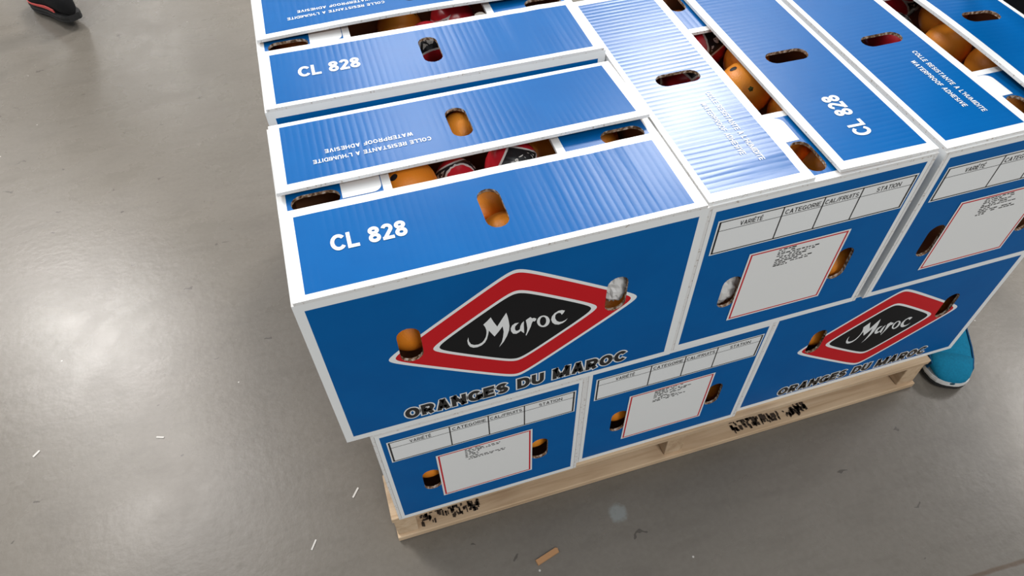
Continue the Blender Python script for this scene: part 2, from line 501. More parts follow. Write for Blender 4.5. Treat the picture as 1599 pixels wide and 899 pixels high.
# saw-cut joint with a brown rim
_xyz = _n.node('ShaderNodeSeparateXYZ'); _n.link(P, _xyz.inputs[0])
_jl = _n.math('ADD', _n.math('ADD', _xyz.outputs[1], 0.366), _n.math('ADD', _n.math('MULTIPLY', _n.math('SUBTRACT', _xyz.outputs[0], 1.05), 0.04), _n.math('MULTIPLY', _dn.outputs[0], 0.006)))
col = _n.mix(_n.math('MULTIPLY', _n.mapr(_n.math('ABSOLUTE', _jl), 0.005, 0.002), 0.8), col, (0.10, 0.065, 0.04))
_n.link(col, _b.inputs['Base Color'])
_n.link(_n.mapr(_c.outputs[0], 0.3, 0.75, 0.24, 0.33), _b.inputs['Roughness'])
_bp = _n.node('ShaderNodeBump'); _bp.inputs['Strength'].default_value = 0.5; _bp.inputs['Distance'].default_value = 0.0006
_hb = _n.noise(P, 60.0, 4, 0.6)
_n.link(_hb.outputs[0], _bp.inputs['Height']); _n.link(_bp.outputs[0], _b.inputs['Normal'])
fl = link('floor', mesh_from('floor', [(-14, -12, 0), (14, -12, 0), (14, 20, 0), (-14, 20, 0)], [[0, 1, 2, 3]], [M_FLOOR]))
set_props(fl, 'polished grey-brown concrete warehouse floor', kind='structure')

# ------------------------------------------------------------------ pallet
M_WOOD, _nt, _b = new_mat('pallet_pine', (0.55, 0.40, 0.26), 0.75, 0.25)
_n = NT(_nt)
_tc = _n.node('ShaderNodeTexCoord'); _oi = _n.node('ShaderNodeObjectInfo')
_mp = _n.node('ShaderNodeMapping'); _mp.inputs['Scale'].default_value = (2.2, 34.0, 34.0)
_n.link(_tc.outputs['Object'], _mp.inputs[0])
_g = _n.noise(_mp.outputs[0], 1.6, 5, 0.6, 0.6)
col = _n.ramp(_g.outputs[0], [(0.25, (0.40, 0.265, 0.155)), (0.5, (0.58, 0.425, 0.275)), (0.8, (0.68, 0.53, 0.37))])
_k = _n.noise(_tc.outputs['Object'], 7.0, 3)
col = _n.mix(_n.math('MULTIPLY', _n.mapr(_k.outputs[0], 0.5, 0.8), 0.5), col, (0.34, 0.22, 0.13))
_n.link(col, _b.inputs['Base Color'])
M_WOODY = M_WOOD.copy(); M_WOODY.name = 'pallet_pine_lengthwise'
for nd in M_WOODY.node_tree.nodes:
    if nd.type == 'MAPPING': nd.inputs['Scale'].default_value = (34.0, 2.2, 34.0)
M_STAMP, _, _ = new_mat('stamp_ink', (0.060, 0.045, 0.035), 0.9, 0.1)

rng = random.Random(5)
PX0, PX1, PY0, PY1 = 0.018, 1.142, 0.004, 1.02
pal = empty('pallet', ((PX0 + PX1) / 2, (PY0 + PY1) / 2, 0))
set_props(pal, 'pale pine pallet with smudged black stamps, carrying the blue cartons', 'pallet')


def pal_box(name, lo, hi, mat):
    c = pal.location
    return link(name, box_mesh(name, [lo[i] - c[i] for i in range(3)], [hi[i] - c[i] for i in range(3)], mat, 0.0018, 0.0008, rng), pal)


for y0 in (PY0, 0.46, PY1 - 0.092):
    pal_box('bottom_board', (PX0, y0, 0.0015), (PX1, y0 + 0.092, 0.0165), M_WOOD)
for x0 in (PX0 + 0.002, 0.560, PX1 - 0.042):
    pal_box('stringer', (x0, PY0 + 0.006, 0.0172), (x0 + 0.040, PY1 - 0.004, 0.0842), M_WOODY)
for k in range(7):
    y0 = PY0 + 0.002 + k * (PY1 - PY0 - 0.092) / 6
    pal_box('deck_board', (PX0, y0, 0.0848), (PX1, y0 + 0.090, 0.0998), M_WOOD)


def stamp(u0, u1, y0, y1, n, seed):
    r = random.Random(seed)
    V, Fc = [], []
    for i in range(n):
        u = r.uniform(u0, u1); y = r.uniform(y0, y1)
        w = r.uniform(0.002, 0.007) * (1.6 if r.random() < .25 else 1); h = r.uniform(0.004, 0.016)
        t = (u - u0) / (u1 - u0)
        if r.random() > 0.45 + 0.5 * abs(math.sin(t * 7.0)): continue
        b0 = len(V)
        V += [(u + a * w * r.uniform(.6, 1) - pal.location.x, y + b * h * r.uniform(.6, 1) - pal.location.y, 0.0181)
              for a, b in ((-.5, -.5), (.5, -.5), (.5, .5), (-.5, .5))]
        Fc.append([b0, b0 + 1, b0 + 2, b0 + 3])
    o = link('ink_stamp', mesh_from('ink_stamp', V, Fc, [M_STAMP]), pal)
    o['label'] = 'smudged black ink stamp'


stamp(0.064, 0.180, 0.016, 0.080, 230, 1)
stamp(0.715, 0.775, 0.014, 0.085, 130, 2)
stamp(0.775, 0.890, 0.014, 0.030, 60, 3)
stamp(0.850, 0.885, 0.018, 0.085, 45, 4)

# ------------------------------------------------------------------ cartons
LC, HC, T = 0.500, 0.3155, 0.0048
FLEN = 0.1465


def make_carton(label, xy, ztop, rotz, S=0.330, H=HC, seed=0, lifts=((0, 0), (0, 0)), crease=(0.0, 0.0), bow=(0.0, 0.0), tilt=(0, 0),
                group='blue cartons of oranges stacked on the pallet', detail=True, sticker_turn=0.0, flap_mats=None):
    """carton with its length along local x; long walls carry the emblem, short walls the table and the paper label.
    xy = world position of the local corner (0,0); ztop = height of the closed top"""
    r = random.Random(seed)
    ca, sa = math.cos(rotz), math.sin(rotz)
    cx, cy = LC / 2, S / 2
    loc = (xy[0] + ca * cx - sa * cy, xy[1] + sa * cx + ca * cy, ztop - H)
    root = empty('orange_carton', loc, (tilt[0], tilt[1], rotz))
    set_props(root, label, 'carton', group)
    def P(x, y, z): return (x - cx, y - cy, z)
    front = lambda u, v, w: P(u, -w, H + v)
    rear = lambda u, v, w: P(LC - u, S + w, H + v)
    left = lambda u, v, w: P(-w, S - u, H + v)
    right = lambda u, v, w: P(LC + w, u, H + v)
    board = [None, M_INNER, M_RIM]
    # walls
    for nm, mp, W, mat, holes, top in (
            ('long_wall', front, LC, M_WALL_LOGO, ((0.116, -0.127), (0.392, -0.130)), -T),
            ('long_wall', rear, LC, M_WALL_LOGO, ((0.116, -0.127), (0.392, -0.130)), -T),
            ('short_wall', left, S, M_WALL, ((0.0725, -0.196), (S - 0.0725, -0.197)), -T * 2),
            ('short_wall', right, S, M_WALL, ((0.0725, -0.196), (S - 0.0725, -0.197)), -T * 2)):
        e = 0.0 if W == LC else T + 0.0004
        outl = [(e, -H), (W - e, -H), (W - e, top), (e, top)]
        sheet(nm, root, mp, fill2d([outl] + [stadium(a, b, 0.0295, 0.069) for a, b in holes]),
              (0.0115, -H + 0.0115, W - 0.0115, -0.0165), [mat, M_INNER, M_RIM], T)
    # floor of the carton
    link('base_panel', box_mesh('base_panel', P(T + .001, T + .001, 0.0004), P(LC - T - .001, S - T - .001, 0.0048), M_INNER), root)
    # short flaps: folded in first
    for k, side in enumerate((0, 1)):
        mp = (lambda u, v, w: P(v, S - u, H - T + w)) if side == 0 else (lambda u, v, w: P(LC - v, u, H - T + w))
        fl_len = 0.141
        outl = [(T, 0.0), (S - T, 0.0), (S - T, fl_len), (T, fl_len)]
        f = sheet('short_flap', root, mp, fill2d([outl, stadium(S / 2, 0.0465, 0.029, 0.061)]), (-0.05, 0.011, S + 0.05, fl_len - 0.011),
                  [M_SHORT, M_INNER, M_RIM], T)
        if side == 0:
            rr = 0.012
            u0, u1, v0, v1 = 0.045, S / 2 + 0.007, 0.079, 0.129
            pts = [(u0, v0), (u1, v0)] + [(u1 - rr + rr * math.cos(a), v1 - rr + rr * math.sin(a)) for a in [math.pi / 2 * i / 6 for i in range(7)]] + [(u0, v1)]
            decal('print_patch', f, mp, [(fill2d([pts]), 0, 0)])
    # long flaps on top
    for k in (0, 1):
        lift0, lift1 = lifts[k]
        cr, bw = crease[k], bow[k]
        nstep = 34
        us = [LC * i / nstep for i in range(nstep + 1)]
        zs = [0.0]
        for i in range(nstep):
            t = us[i] / LC
            zs.append(zs[-1] * 0.55 + r.uniform(-1, 1) * cr * (0.25 + 0.75 * max(0.0, t - 0.35) / 0.65))
        def bend(u, v, zs=zs, us=us, lift0=lift0, lift1=lift1, bw=bw):
            t = min(max(u / LC, 0), 1); i = min(int(t * nstep), nstep - 1); fr = t * nstep - i
            s = v / FLEN
            base = lift0 * (1 - t) + lift1 * t
            return s * base + (zs[i] * (1 - fr) + zs[i + 1] * fr) * (0.3 + 0.7 * s) + bw * s * math.sin(math.pi * t)
        if k == 0:
            mp = lambda u, v, w, bend=bend: P(u, v, H + w + bend(u, v))
        else:
            mp = lambda u, v, w, bend=bend: P(LC - u, S - v, H + w + bend(u, v))
        outl = [(0.003, 0.0), (LC - 0.003, 0.0), (LC - 0.003, FLEN), (0.003, FLEN)]
        f = sheet('long_flap', root, mp, fill2d([outl, stadium(0.2495, 0.076, 0.0285, 0.068)], us[1:-1]),
                  (0.017, 0.0085, LC - 0.017, 0.1335), [(flap_mats or (M_FLAP, M_FLAP))[k], M_INNER, M_RIM], T, 0.0012)
        if not detail: continue
        if k == 0:
            decal('printed_code', f, mp, [(fit(text2d('CL 828', 0.20, 0.0, 0.075), 0.054, 0.1435, 0.0625, 0.0885), 0, 0)], 0.0006)
        else:
            decal('printed_notice', f, mp, [(fit(text2d("COLLE RESISTANTE A L'HUMIDITE", 0.17, 0.0, 0.16), 0.293, 0.447, 0.0965, 0.1045), 0, 0),
                                            (fit(text2d('WATERPROOF ADHESIVE', 0.17, 0.0, 0.16), 0.314, 0.430, 0.0785, 0.0865), 0, 0)], 0.0006)
    if not detail: return root
    # emblem lettering on the long walls
    for fw, mp in zip([c for c in root.children if c.name.startswith('long_wall')], (front, rear)):
        decal('emblem_lettering', fw, mp, [(x, 0, 0) for x in SCRIPT])
        decal('product_lettering', fw, mp, [(fit(text2d('ORANGES DU MAROC', 0.255, 0.08, 0.10), 0.0885, 0.4235, -0.2980, -0.2712), 0, 0),
                                            (fit(text2d('ORANGES DU MAROC', 0.255, 0.0, 0.10), 0.0885, 0.4235, -0.2980, -0.2712), 1, 0.0003)])
    # grading table and paper label on the short wall in view
    sw = [c for c in root.children if c.name.startswith('short_wall')][0]
    k = S / 0.334
    tb = [(quad2d(0.0190 * k, -0.0995, 0.3190 * k, -0.0350), 0, 0)]
    def bar(u0, v0, u1, v1): tb.append((quad2d(u0 * k, v0, u1 * k, v1), 1, 0.0003))
    bar(0.0212, -0.0973, 0.3168, -0.0955); bar(0.0212, -0.0388, 0.3168, -0.0372)
    bar(0.0212, -0.0973, 0.0238, -0.0372); bar(0.3142, -0.0973, 0.3168, -0.0372)
    bar(0.0212, -0.0548, 0.3168, -0.0540)
    for u in (0.1150, 0.1760, 0.2340): bar(u - .0009, -0.0973, u + .0009, -0.0372)
    for body, u0, u1 in (('VARIÉTÉ', 0.053, 0.086), ('CATEGORIE', 0.119, 0.172), ('CAL/FRUITS', 0.179, 0.230), ('STATION', 0.258, 0.296)):
        tb.append((fit(text2d(body, 0.15, 0.0, 0.15), u0 * k, u1 * k, -0.0520, -0.0440), 1, 0.0003))
    decal('grading_table', sw, left, tb)
    # label
    t = sticker_turn
    u0, u1, v0, v1 = 0.086 * k, 0.2475 * k, -0.2680, -0.1180
    um, vm = (u0 + u1) / 2, (v0 + v1) / 2
    def turn(u, v): return (um + (u - um) * math.cos(t) - (v - vm) * math.sin(t), vm + (u - um) * math.sin(t) + (v - vm) * math.cos(t))
    stick = lambda u, v, w: left(*turn(u, v), w + 0.0007)
    st = sheet('paper_label', root, stick, quad2d(u0, v0, u1, v1), (u0, v0, u1, v1), [M_STICKER])
    st['label'] = 'white paper label with red border'
    rr = random.Random(seed + 77)
    V, Fc = [], []
    for row in range(9):
        v = -0.1265 - row * 0.0042
        u = u0 + 0.047 + rr.uniform(0, 0.004) * 0
        end = u0 + rr.choice((0.070, 0.095, 0.105, 0.112))
        while u < end:
            w = rr.uniform(0.002, 0.007)
            if row == 2 or rr.random() < 0.85:
                b0 = len(V); hgt = rr.uniform(0.0015, 0.0025)
                V += [(u, v), (u + w, v), (u + w, v + hgt), (u, v + hgt)]
                Fc.append([b0, b0 + 1, b0 + 2, b0 + 3])
            u += w + rr.uniform(0.0008, 0.003)
    decal('small_print', st, stick, [((V, Fc), 1, 0)], 0.0003)
    return root


H90 = math.pi / 2
TOPZ = Z0
# lower layer
ZL = 0.1005 + HC
make_carton('lower blue carton at the front left corner of the pallet, short end with label forward', (0.032 + 0.333, 0.003), ZL, H90, S=0.333, seed=21)
make_carton('lower blue carton in the middle of the front row, short end with label forward', (0.368 + 0.328, 0.011), ZL, H90, S=0.328, seed=22)
make_carton('lower right blue carton, red lozenge emblem facing forward, beside the blue shoe', (0.698, 0.019), ZL, 0.0, S=0.325, seed=23)
make_carton('lower blue carton under the back left one, hidden behind the front row', (0.032 + 0.333, 0.507), ZL, H90, S=0.333, seed=24)
make_carton('lower blue carton behind the lower right one, hidden under the upper layer', (0.700, 0.348), ZL, 0.0, S=0.325, seed=25)
# upper layer
make_carton('nearest blue carton, upper layer, large red lozenge emblem facing the camera at front left', (0.0, 0.0), TOPZ, 0.0, S=0.3205, H=TOPZ - ZL - 0.0012, seed=11,
            lifts=((0.0, 0.0), (0.009, 0.007)), crease=(0.0007, 0.0002), bow=(0.0, 0.0))
make_carton('upper blue carton directly behind the nearest one, code CL 828 at the back left', (0.002, 0.347), TOPZ + 0.008, -0.008, S=0.3205, H=TOPZ + 0.008 - ZL - 0.0012, seed=12,
            lifts=((0.0, 0.0), (0.004, 0.004)), crease=(0.0005, 0.0002), bow=(0.0, 0.006))
make_carton('middle upper blue carton, short end forward, glare over its ribbed left flap', (0.5035 + 0.328, 0.005), TOPZ - 0.005, H90, S=0.328, H=TOPZ - 0.005 - ZL - 0.0012, seed=13,
            lifts=((0.003, 0.002), (0.0, 0.0)), crease=(0.0001, 0.0005), bow=(0.0, 0.0), flap_mats=(M_FLAP, M_RIBBED))
make_carton('upper blue carton with its short end forward at the right edge of the picture', (0.8455 + 0.329, 0.005), TOPZ - 0.009, H90, S=0.329, H=TOPZ - 0.009 - ZL - 0.0012, seed=14,
            lifts=((0.006, 0.004), (0.0, 0.0)), crease=(0.0001, 0.0002), bow=(0.008, 0.0))

# ------------------------------------------------------------------ fruit
M_PEEL, _nt, _b = new_mat('orange_peel', (0.80, 0.25, 0.02), 0.42, 0.5)
_n = NT(_nt)
_tc = _n.node('ShaderNodeTexCoord'); _oi = _n.node('ShaderNodeObjectInfo')
_b.inputs['Subsurface Weight'].default_value = 0.12
_b.inputs['Subsurface Radius'].default_value = (0.01, 0.004, 0.001)
_k = _n.noise(_tc.outputs['Object'], 18.0, 3)
col = _n.mix(_oi.outputs['Random'], (0.97, 0.27, 0.015), (1.0, 0.41, 0.045))
col = _n.mix(_n.mapr(_k.outputs[0], 0.35, 0.7), col, (0.95, 0.31, 0.025))
_n.link(col, _b.inputs['Base Color'])
_v = _n.node('ShaderNodeTexVoronoi'); _v.inputs['Scale'].default_value = 520.0
_n.link(_tc.outputs['Object'], _v.inputs['Vector'])
_bp = _n.node('ShaderNodeBump'); _bp.inputs['Strength'].default_value = 0.35; _bp.inputs['Distance'].default_value = 0.0006
_n.link(_v.outputs['Distance'], _bp.inputs['Height']); _n.link(_bp.outputs[0], _b.inputs['Normal'])

M_WRAP, _nt, _b = new_mat('printed_fruit_wrapper', (0.6, 0.02, 0.03), 0.28, 0.6)
_n = NT(_nt)
_tc = _n.node('ShaderNodeTexCoord')
_s = _n.node('ShaderNodeSeparateXYZ'); _n.link(_tc.outputs['Object'], _s.inputs[0])
def _softabs(x, a): return _n.math('DIVIDE', _n.math('ABSOLUTE', x), a)
# lozenge printed around the fruit: black inside a thin white line, on red
_q = _n.math('ADD', _softabs(_s.outputs[0], 0.044), _softabs(_s.outputs[1], 0.032))
col = _n.mix(_n.math('LESS_THAN', _q, 0.86), (0.62, 0.02, 0.035), (0.75, 0.72, 0.70))
col = _n.mix(_n.math('LESS_THAN', _q, 0.76), col, (0.018, 0.018, 0.020))
_let = _n.noise(_tc.outputs['Object'], 120.0, 1, 0.4, 1.2)
_band = _n.math('MULTIPLY', _n.math('LESS_THAN', _n.math('ABSOLUTE', _s.outputs[1]), 0.007), _n.math('LESS_THAN', _q, 0.62))
col = _n.mix(_n.math('MULTIPLY', _band, _n.math('GREATER_THAN', _let.outputs[0], 0.55)), col, (0.72, 0.70, 0.66))
col = _n.mix(_n.math('GREATER_THAN', _q, 1.75), col, (0.55, 0.50, 0.48))
_n.link(col, _b.inputs['Base Color'])

M_TISSUE, _, _ = new_mat('white_tissue', (0.78, 0.78, 0.77), 0.7, 0.3)
M_DARKSTICK, _, _ = new_mat('fruit_sticker', (0.015, 0.015, 0.018), 0.4)
M_STEM, _, _ = new_mat('orange_stem', (0.09, 0.10, 0.03), 0.8, 0.2)


def sphere_mesh(name, mat, n=28, m=18, squash=0.95, crinkle=0.0, seed=0, dimple=True):
    V, Fc = [], []
    for j in range(m + 1):
        th = math.pi * j / m
        for i in range(n):
            ph = 2 * math.pi * i / n
            p = Vector((math.sin(th) * math.cos(ph), math.sin(th) * math.sin(ph), math.cos(th)))
            d = 1.0 + 0.012 * noise.noise(p * 1.6 + Vector((seed, 0, 0)))
            if dimple: d -= 0.06 * math.exp(-(th / 0.16) ** 2)
            if crinkle:
                q = noise.noise(p * 5.0 + Vector((seed * 3.1, 1, 0)))
                d += crinkle * (0.5 - abs(q)) * 1.2 + crinkle * 0.8 * (0.4 - abs(noise.noise(p * 11.0 + Vector((0, seed, 2)))))
            p = p * d; p.z *= squash
            V.append(p)
    for j in range(m):
        for i in range(n):
            a, b_, c, d_ = j * n + i, j * n + (i + 1) % n, (j + 1) * n + (i + 1) % n, (j + 1) * n + i
            Fc.append([a, d_, c, b_])
    bm = bmesh.new()
    vs = [bm.verts.new(v) for v in V]
    for f in Fc: bm.faces.new([vs[k] for k in f])
    bmesh.ops.remove_doubles(bm, verts=list(bm.verts), dist=1e-5)
    me = bpy.data.meshes.new(name); bm.to_mesh(me); bm.free()
    me.materials.append(mat)
    for p in me.polygons: p.use_smooth = True
    return me


def scaled(me, r):
    c = me.copy()
    for v in c.vertices: v.co *= r
    return c


ORANGE = sphere_mesh('orange_peel_body', M_PEEL)
_cache = {}
def fruit_mesh(kind, r, seed):
    key = (kind, round(r, 4), seed if kind == 'w' else 0)
    if key not in _cache:
        _cache[key] = scaled(ORANGE, r) if kind == 'o' else scaled(sphere_mesh('wrapper', M_WRAP, 40, 26, 0.96, 0.05, seed, False), r)
    return _cache[key]


def stem_mesh(r):
    V = [(0, 0, r * 0.93)]; Fc = []
    for i in range(10):
        a = 2 * math.pi * i / 10; q = 0.10 * r * (1.25 if i % 2 else 0.75)
        V.append((q * math.cos(a), q * math.sin(a), r * 0.905))
    for i in range(10): Fc.append([0, 1 + i, 1 + (i + 1) % 10])
    return mesh_from('stem', V, Fc, [M_STEM])


FRUIT = [
 ('o', (0.1647, 0.1985, 0.6820), 0.042, 'bright orange with a small black sticker in the nearest carton gap', (0.9, 0.5, 0.3), True),
 ('w', (0.2360, 0.2190, 0.6600), 0.031, 'red wrapped orange deep between the stickered orange and the black-printed wrapper', (0.2, 1.5, 0.4), False),
 ('w', (0.3102, 0.1968, 0.6840), 0.037, 'orange in red and black printed wrapper in the nearest carton gap', (0.75, -0.15, 0.25), False),
 ('o', (0.3643, 0.2445, 0.6480), 0.040, 'shaded orange at the right end of the nearest carton gap', (1.5, 0.4, 0), False),
 ('o', (0.2493, 0.1485, 0.6594), 0.037, 'orange at the left of the front flap hole of the nearest carton', (1.2, 0.8, 0.5), False),
 ('o', (0.3093, 0.1680, 0.6000), 0.034, 'dark orange deep at the back of the front flap hole, nearest carton', (2.0, 0.4, 0.8), False),
 ('o', (0.2628, 0.0775, 0.6735), 0.036, 'pale orange at the bottom of the front flap hole of the nearest carton', (0.6, 2.4, 0.3), False),
 ('o', (0.2620, 0.2790, 0.6900), 0.034, 'orange filling the rear flap hole of the nearest carton', (1.8, 0.2, 0.6), False),
 ('o', (0.4540, 0.2528, 0.6450), 0.040, 'shaded orange under the right short flap hole of the nearest carton', (0.4, 1.2, 0.8), False),
 ('o', (0.1203, 0.0620, 0.5720), 0.038, 'orange behind the left emblem-side hole of the nearest carton', (0.7, 0.4, 1.8), False),
 ('o', (0.4165, 0.0500, 0.4933), 0.036, 'orange below the white tissue in the right emblem-side hole', (2.2, 1.3, 0.2), False),
 ('o', (0.2349, 0.6109, 0.6730), 0.040, 'large orange in the gap of the back left carton', (0.4, 0.8, 0.5), False),
 ('w', (0.3241, 0.5897, 0.6853), 0.038, 'silvery wrapped orange in the gap of the back left carton', (1.0, 0.9, 1.6), False),
 ('w', (0.2696, 0.5337, 0.6767), 0.040, 'red and black wrapped orange in the flap hole of the back left carton', (0.5, -0.3, 0.7), False),
 ('o', (0.0628, 0.5942, 0.6810), 0.038, 'orange under the left short flap hole of the back left carton', (1.6, 0.4, 0.2), False),
 ('w', (0.6978, 0.3929, 0.6783), 0.038, 'wrapped orange at the far end of the middle carton gap', (0.5, -0.4, 1.1), False),
 ('o', (0.7486, 0.3357, 0.6743), 0.038, 'orange beside the wrapped one in the middle carton gap', (1.3, 0.2, 0.9), False),
 ('o', (0.7067, 0.2668, 0.6772), 0.041, 'brightest orange in the middle of the gap of the middle carton', (0.5, -0.9, 0.6), True),
 ('o', (0.7636, 0.2139, 0.6598), 0.038, 'orange at the near end of the middle carton gap', (2.1, 0.5, 0.3), False),
 ('w', (0.6359, 0.3267, 0.6740), 0.038, 'red and black wrapped orange in the ribbed flap hole, middle carton', (0.35, 0.1, -0.3), False),
 ('o', (0.7875, 0.3500, 0.6000), 0.036, 'orange in the right flap hole of the middle carton', (0.3, 1.7, 0.5), False),
 ('o', (0.7140, 0.1403, 0.6525), 0.036, 'reddish orange, upper one in the front short flap hole, middle carton', (1.0, 1.5, 0.2), False),
 ('o', (0.7295, 0.0689, 0.6675), 0.038, 'reddish orange, lower one in the front short flap hole, middle carton', (1.9, 0.6, 0.4), False),
 ('o', (0.6900, 0.4640, 0.6680), 0.034, 'orange in the far short flap hole of the middle carton, picture top', (0.2, 0.5, 1.4), False),
 ('o', (0.7870, 0.0490, 0.4900), 0.038, 'orange behind the right hole in the labelled end, middle carton', (1.7, 1.4, 0.7), False),
 ('w', (1.1305, 0.4520, 0.6576), 0.038, 'dark wrapped orange at the far end of the right carton gap', (1.8, 0.4, 0.6), False),
 ('o', (1.1293, 0.3474, 0.6770), 0.038, 'farther large orange in the gap of the right carton', (0.9, 0.2, 0.1), False),
 ('o', (1.0906, 0.2824, 0.6650), 0.038, 'yellower orange in the middle of the right carton gap', (0.3, 1.1, 0.9), False),
 ('o', (1.1171, 0.2105, 0.6637), 0.038, 'orange at the near end of the right carton gap', (1.4, 0.7, 1.2), False),
 ('w', (1.0168, 0.3345, 0.6680), 0.038, 'red wrapped orange in the left flap hole of the right carton', (0.2, 0.2, -0.5), False),
 ('o', (1.1140, 0.1235, 0.6510), 0.038, 'brownish orange under the front short flap hole, right carton', (0.6, 0.8, 0.2), False),
 ('o', (0.1040, 0.0580, 0.2010), 0.038, 'orange behind the left hole of the lower left carton', (0.1, 0.7, 0.8), False),
 ('o', (0.2960, 0.0580, 0.2010), 0.038, 'orange behind the right hole of the lower left carton', (1.6, 0.3, 0.8), False),
 ('o', (0.4530, 0.0640, 0.2000), 0.038, 'orange behind the left hole of the lower middle carton', (0.8, 1.9, 0.3), False),
 ('o', (0.6480, 0.0700, 0.1560), 0.038, 'orange behind the right hole of the lower middle carton', (2.6, 0.3, 0.1), False),
 ('o', (0.8420, 0.0680, 0.2620), 0.037, 'orange behind the left hole of the lower right carton', (1.3, 0.9, 0.5), False),
 ('o', (1.1420, 0.0720, 0.2180), 0.037, 'shaded orange behind the right hole of the lower right carton', (0.3, 0.6, 1.5), False),
]
for i, (kind, c, r, lab, rot, dark) in enumerate(FRUIT):
    root = empty('orange' if kind == 'o' else 'wrapped_orange', (c[0], c[1], c[2]), rot)
    set_props(root, lab, 'orange', 'loose oranges seen through the cartons' if kind == 'o' else 'wrapped oranges seen through the cartons')
    if kind == 'o':
        link('peel', fruit_mesh('o', r, 0), root)
        link('stem', stem_mesh(r), root)
    else:
        link('wrapper', fruit_mesh('w', r, i), root)
    if dark:
        # oval produce sticker, curved on the peel, facing up and towards the aisle
        inv = root.rotation_euler.to_matrix().inverted()
        d = inv @ (Vector((-0.42, -0.30, 0.86)) if i == 0 else Vector((-0.55, 0.25, 0.80))).normalized()
        a = d.orthogonal().normalized(); b2 = d.cross(a)
        V = [d * (r * 0.985)]; nn = 20
        for k in range(nn):
            t = 2 * math.pi * k / nn
            V.append((d + a * 0.14 * math.cos(t) + b2 * 0.10 * math.sin(t)).normalized() * (r * 0.99))
        V[0] = d * (r * 1.004)
        for k in range(1, nn + 1): V[k] = V[k].normalized() * (r * 1.003)
        link('fruit_sticker', mesh_from('fruit_sticker', V, [[0, 1 + k, 1 + (k + 1) % nn] for k in range(nn)], [M_DARKSTICK]), root)


def crumple(name, c, rad, seed, label):
    me = sphere_mesh(name, M_TISSUE, 26, 16, 1.0, 0.34, seed, False)
    for v in me.vertices:
        v.co.x *= rad[0]; v.co.y *= rad[1]; v.co.z *= rad[2]
    for p in me.polygons: p.use_smooth = False
    o = link(name, me)
    o.location = c
    set_props(o, label, 'tissue', 'white tissue in the carton holes')


crumple('crumpled_tissue', (0.399, 0.0270, 0.598), (0.017, 0.016, 0.030), 3, 'crumpled white tissue in the right hole of the nearest emblem wall')
crumple('crumpled_tissue', (0.583, 0.0330, 0.520), (0.020, 0.016, 0.036), 8, 'pale tissue filling the left hole of the middle carton')

# ------------------------------------------------------------------ people (mostly outside the picture)
def loft(name, rings, mat, smooth=True):
    V, Fc = [], []
    n = len(rings[0])
    for rg in rings: V += rg
    for j in range(len(rings) - 1):
        for i in range(n):
            Fc.append([j * n + i, j * n + (i + 1) % n, (j + 1) * n + (i + 1) % n, (j + 1) * n + i])
    Fc.append(list(range(n))[::-1]); Fc.append([(len(rings) - 1) * n + i for i in range(n)])
    return mesh_from(name, V, Fc, [mat], smooth)


#        x from heel, half width, top of upper
STN = [(0.000, 0.016, 0.070), (0.008, 0.025, 0.088), (0.025, 0.031, 0.098), (0.055, 0.034, 0.100), (0.085, 0.034, 0.100), (0.115, 0.034, 0.096), (0.145, 0.037, 0.086),
       (0.175, 0.042, 0.075), (0.205, 0.046, 0.066), (0.232, 0.046, 0.059), (0.255, 0.042, 0.053), (0.272, 0.034, 0.047), (0.282, 0.025, 0.041), (0.287, 0.014, 0.036), (0.289, 0.004, 0.031)]


